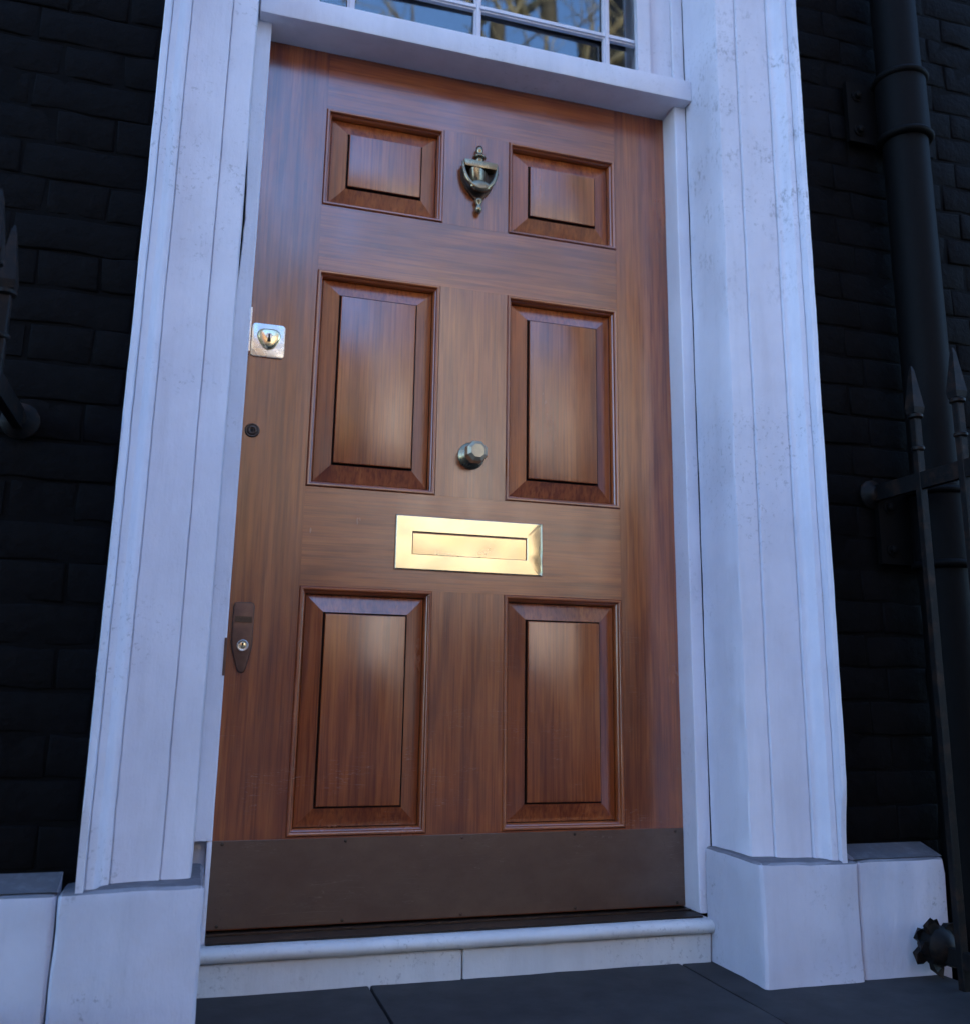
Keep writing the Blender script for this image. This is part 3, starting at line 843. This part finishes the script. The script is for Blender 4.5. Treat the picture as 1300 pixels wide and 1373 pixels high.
# ------------------------------------------------------------------ iron railings on both sides of the step
def railing(x, ys, label, boss, y_end):
    t = thing('iron_railing', (x, -0.6, -0.17), label, 'railing', 'railings flanking the doorstep')
    s = 0.009
    box('top_rail', x - 0.008, x + 0.008, y_end, WALL_Y - 0.004, 0.925, 0.962, 'iron', t, 0.003, 2)
    box('bottom_rail', x - 0.008, x + 0.008, y_end, -0.294, -0.050, -0.018, 'iron', t, 0.003, 2)
    lathe('wall_flange', [(0.034, 0.0), (0.034, 0.006), (0.024, 0.014), (0.015, 0.030)], (x, WALL_Y - 0.010, 0.944), (0, -1, 0), 'iron', t, 16)
    for y in ys:
        b = box('bar', x - s, x + s, y - s, y + s, -0.17, 1.090, 'iron', t, 0.002, 1, 0.12, 0.0012, y * 3)
        # spear tip: narrow pyramid widening from the collar
        a = 0.0145; c = 0.0125; V = []
        for zz, ww in ((1.098, c), (1.112, a), (1.200, 0.0045), (1.212, 0.0012)):
            V += [(x - ww, y - ww, zz), (x + ww, y - ww, zz), (x + ww, y + ww, zz), (x - ww, y + ww, zz)]
        F = [(0, 1, 2, 3), (12, 13, 14, 15)]
        for i in range(3):
            for j in range(4):
                F.append((i * 4 + j, i * 4 + (j + 1) % 4, (i + 1) * 4 + (j + 1) % 4, (i + 1) * 4 + j))
        raw('spear_tip', V, F, 'iron', b)
        lathe('collar', [(0.0125, 0.0), (0.0165, 0.003), (0.0165, 0.009), (0.0125, 0.012)], (x, y, 1.0865), (0, 0, 1), 'iron', b, 14)
        lathe('collar', [(0.0115, 0.0), (0.0145, 0.003), (0.0145, 0.008), (0.0115, 0.011)], (x, y, 1.012), (0, 0, 1), 'iron', b, 14)
    # end post on the pavement side
    pst = box('end_post', x - 0.022, x + 0.022, y_end - 0.044, y_end, -0.17, 1.16, 'iron', t, 0.003)
    lathe('ball_finial', [(0.012, 0.0), (0.020, 0.010), (0.034, 0.030), (0.034, 0.046), (0.020, 0.066), (0.006, 0.078)], (x, y_end - 0.022, 1.16), (0, 0, 1), 'iron', pst, 18)
    # unseen return along the pavement edge, added to block low light from the street
    sg = -1 if x < 0.5 else 1
    xe = x + sg * 2.6
    a, b = sorted((x + sg * 0.023, xe))
    box('top_rail', a, b, y_end - 0.030, y_end - 0.014, 0.925, 0.962, 'iron', t, 0.003, 2)
    box('bottom_rail', a, b, y_end - 0.030, y_end - 0.014, -0.050, -0.018, 'iron', t, 0.003, 2)
    for i in range(1, 22):
        xx = x + sg * 0.122 * i
        yy = y_end - 0.022
        b = box('bar', xx - s, xx + s, yy - s, yy + s, -0.17, 1.090, 'iron', t)
        raw('spear_tip', [(xx - .014, yy - .014, 1.092), (xx + .014, yy - .014, 1.092), (xx + .014, yy + .014, 1.092), (xx - .014, yy + .014, 1.092), (xx, yy, 1.212)], [(0, 1, 2, 3), (0, 1, 4), (1, 2, 4), (2, 3, 4), (3, 0, 4)], 'iron', b)
    if boss:
        # cast leaf boss where the bottom rail meets the plinth
        bs = lathe('leaf_boss', [(0.010, 0.0), (0.030, 0.006), (0.040, 0.022), (0.038, 0.045), (0.024, 0.062), (0.006, 0.070)], (x - 0.004, -0.298, -0.022), (0.12, -1, 0), 'iron', t, 12, 30, label='ragged cast iron leaf boss by the plinth')
        for i in range(11):
            ang = 2 * math.pi * i / 11 + 0.3
            d = Vector((math.cos(ang), 0, math.sin(ang)))
            ln = 0.050 + 0.016 * random.random()
            base = Vector((x - 0.004, -0.318 - 0.02 * (i % 2), -0.022))
            tip = base + d * ln + Vector((0, -0.012, 0))
            sd = d.cross(Vector((0, 1, 0))) * 0.013
            yv = Vector((0, 0.007, 0))
            V = [base + d * .02 - sd - yv, base + d * .02 + sd - yv, base + d * .02 + sd + yv, base + d * .02 - sd + yv, base + d * ln * .75 - sd * .9 - yv, base + d * ln * .75 + sd * .9 - yv, base + d * ln * .75 + sd * .9 + yv, base + d * ln * .75 - sd * .9 + yv, tip]
            F = [(0, 1, 2, 3), (0, 4, 5, 1), (1, 5, 6, 2), (2, 6, 7, 3), (3, 7, 4, 0), (4, 8, 5), (5, 8, 6), (6, 8, 7), (7, 8, 4)]
            raw('leaf', V, F, 'iron', bs)
    return t
railing(-0.400, [-0.482, -0.604, -0.726, -0.848, -0.970, -1.092], 'black iron spear topped railing cut by the left edge of the picture', False, -1.20)
railing(1.450, [-0.395, -0.521, -0.647, -0.773, -0.899, -1.025], 'black iron spear topped railing in front of the drainpipe on the right', True, -1.16)

# ------------------------------------------------------------------ cast iron drainpipe
PX, PY, PR = 1.585, -0.292, 0.055
dp = thing('drainpipe', (PX, PY, -2.6), 'black cast iron drainpipe with collars on the brick wall at right', 'drainpipe')
V, F = [], []
tube_geo([(PX, PY, -2.55), (PX, PY, 1.0), (PX, PY, 4.5), (PX, PY, 9.0)], PR, 32, V, F)
raw('pipe', V, F, 'pipe', dp, 40)
def socket(z0, z1):
    s = lathe('socket', [(PR + .001, 0.0), (PR + 0.007, 0.002), (PR + 0.007, z1 - z0 - .002), (PR + .001, z1 - z0)], (PX, PY, z0), (0, 0, 1), 'pipe', dp, 32)
    for z in (z0 + 0.004, z1 - 0.010):
        lathe('ring', [(PR + .004, -0.010), (PR + 0.012, -0.007), (PR + 0.0155, 0.0), (PR + 0.012, 0.007), (PR + .004, 0.010)], (PX, PY, z), (0, 0, 1), 'pipe', s, 32, 60)
    e = box('ear', PX - 0.130, PX + 0.130, WALL_Y - 0.026, WALL_Y - 0.012, z0 + 0.008, z1 - 0.004, 'pipe', dp, 0.004, 2)
    for sxx in (-1, 1):
        for z in (z0 + 0.042, z1 - 0.042):
            lathe('bolt', [(0.016, 0.0), (0.016, 0.004), (0.010, 0.0045), (0.009, 0.012), (0.004, 0.014)], (PX + sxx * 0.100, WALL_Y - 0.0255, z), (0, -1, 0), 'pipe', e, 14)
socket(1.868, 2.052)
socket(0.770, 0.955)

# ------------------------------------------------------------------ the other side of the street (seen in glass, brass and varnish)
def far_house(x0, x1, h, mat, label, cols, rows, y=-15.0, group='houses across the street', deep=8.0):
    t = thing('opposite_house', ((x0 + x1) / 2, y, -0.17), label, 'house', group)
    box('wall', x0 + .01, x1 - .01, y - deep, y, -0.17, h, mat, t)
    box('added_dark_band', x0 + .012, x1 - .012, y - 0.02, y + 0.06, -0.165, 2.42, 'dark_brick', t)  # unseen dark band, added to cut light thrown back at the lower door
    box('cornice', x0, x1, y - 0.1, y + 0.22, h - 0.9, h - 0.62, mat, t)
    box('roof', x0 + .02, x1 - .02, y - deep + .2, y - 0.5, h + .005, h + 0.9, 'slate', t)
    for xc in cols:
        for (z0, z1) in rows:
            yo = y
            if z0 < 2.0: y = y + 0.062
            f = box('window', xc - 0.5, xc + 0.5, y + 0.003, y + 0.05, z0, z1, 'frame_far', t)
            box('pane', xc - 0.43, xc - 0.02, y + 0.052, y + 0.06, z0 + .08, z1 - .08, 'pane_far', f)
            box('pane', xc + 0.02, xc + 0.43, y + 0.052, y + 0.06, z0 + .08, z1 - .08, 'pane_far', f)
            box('sill', xc - 0.6, xc + 0.6, y + 0.003, y + 0.16, z0 - 0.12, z0 - 0.002, 'frame_far', f)
            y = yo
    return t
rows = ((0.9, 2.3), (4.2, 6.0), )
tall = rows + ((7.4, 9.0), (10.2, 11.6))  # extra storeys for the unseen left pair, raised to block sky light
far_house(-13.8, -8.4, 13.0, 'buff', 'sunlit brown brick house furthest left across the street', (-12.2, -10.0), tall)
far_house(-8.4, -3.0, 13.2, 'rose', 'sunlit red brick house across the street', (-6.8, -4.6), tall)
far_house(-3.0, 2.4, 7.9, 'buff', 'sunlit brown brick house across the street facing the left of the door', (-1.6, 1.0), rows)
far_house(2.4, 7.8, 8.0, 'cream', 'sunlit cream stucco house across the street mirrored in the letter plate', (3.3, 6.7), ((0.9, 2.3), (5.6, 7.0)))
far_house(8.5, 20.0, 19.0, 'dark_brick', 'tall dark brick block across the street mirrored at the edge of the fanlight', (11.6, 13.8, 16.0, 18.2), ((0.9, 2.3), (4.2, 5.8), (7.4, 9.0), (10.6, 12.2), (13.8, 15.4)), group=None, deep=2.2)

def tree(x, y, h, seed, label, r0=0.24):
    rnd = random.Random(seed)
    t = thing('plane_tree', (x, y, -0.17), label, 'tree', 'bare trees along the far pavement')
    V, F = [], []
    pts, rad = [], []
    p = Vector((x, y, -0.2)); d = Vector((0, 0, 1))
    nseg = 10
    forks = []
    for i in range(nseg + 1):
        pts.append(p.copy()); rad.append(r0 * (1.25 if i == 0 else 1 - 0.62 * i / nseg))
        if i >= 4:
            forks.append((p.copy(), rad[-1]))
        d = (d + Vector((rnd.uniform(-.07, .07), rnd.uniform(-.07, .07), 0))).normalized()
        p = p + d * h * 0.78 / nseg
    tube_geo(pts, rad, 10, V, F)
    raw('trunk', V, F, 'bark_dark', t, 60)
    V, F = [], []
    def branch(p, d, ln, r, depth):
        pts, rad = [p.copy()], [r]
        n = 5 if depth < 2 else 3
        q = p.copy(); dd = d.copy()
        for i in range(n):
            dd = (dd + Vector((rnd.uniform(-.28, .28), rnd.uniform(-.28, .28), rnd.uniform(-.12, .26)))).normalized()
            q = q + dd * ln / n
            pts.append(q.copy()); rad.append(max(r * (1 - 0.72 * (i + 1) / n), 0.006))
            if depth < 3 and (i >= 1 or depth > 0):
                for _ in range(1 if (depth == 0 or rnd.random() < 0.6) else 2):
                    side = Vector((rnd.uniform(-1, 1), rnd.uniform(-1, 1), rnd.uniform(-.3, .7))).normalized()
                    nd = (dd * 0.6 + side * 0.8).normalized()
                    branch(q, nd, ln * rnd.uniform(.42, .62), rad[-1] * 0.75, depth + 1)
        tube_geo(pts, rad, 5 if depth < 2 else 4, V, F, cap=False)
    for (fp, fr) in forks:
        for _ in range(1 if rnd.random() < 0.7 else 2):
            a = rnd.uniform(0, 2 * math.pi)
            branch(fp, Vector((math.cos(a), math.sin(a), rnd.uniform(.35, .9))).normalized(), h * rnd.uniform(.22, .36), fr * 0.6, 0)
    raw('crown', V, F, 'bark', t, 60)
tree(4.25, -9.0, 15.0, 3, 'bare tree across the street mirrored in the fanlight glass', 0.27)
tree(-5.0, -9.6, 14.0, 11, 'bare tree across the street standing before the red brick house')
tree(-12.5, -9.4, 14.5, 23, 'bare tree furthest left across the street')
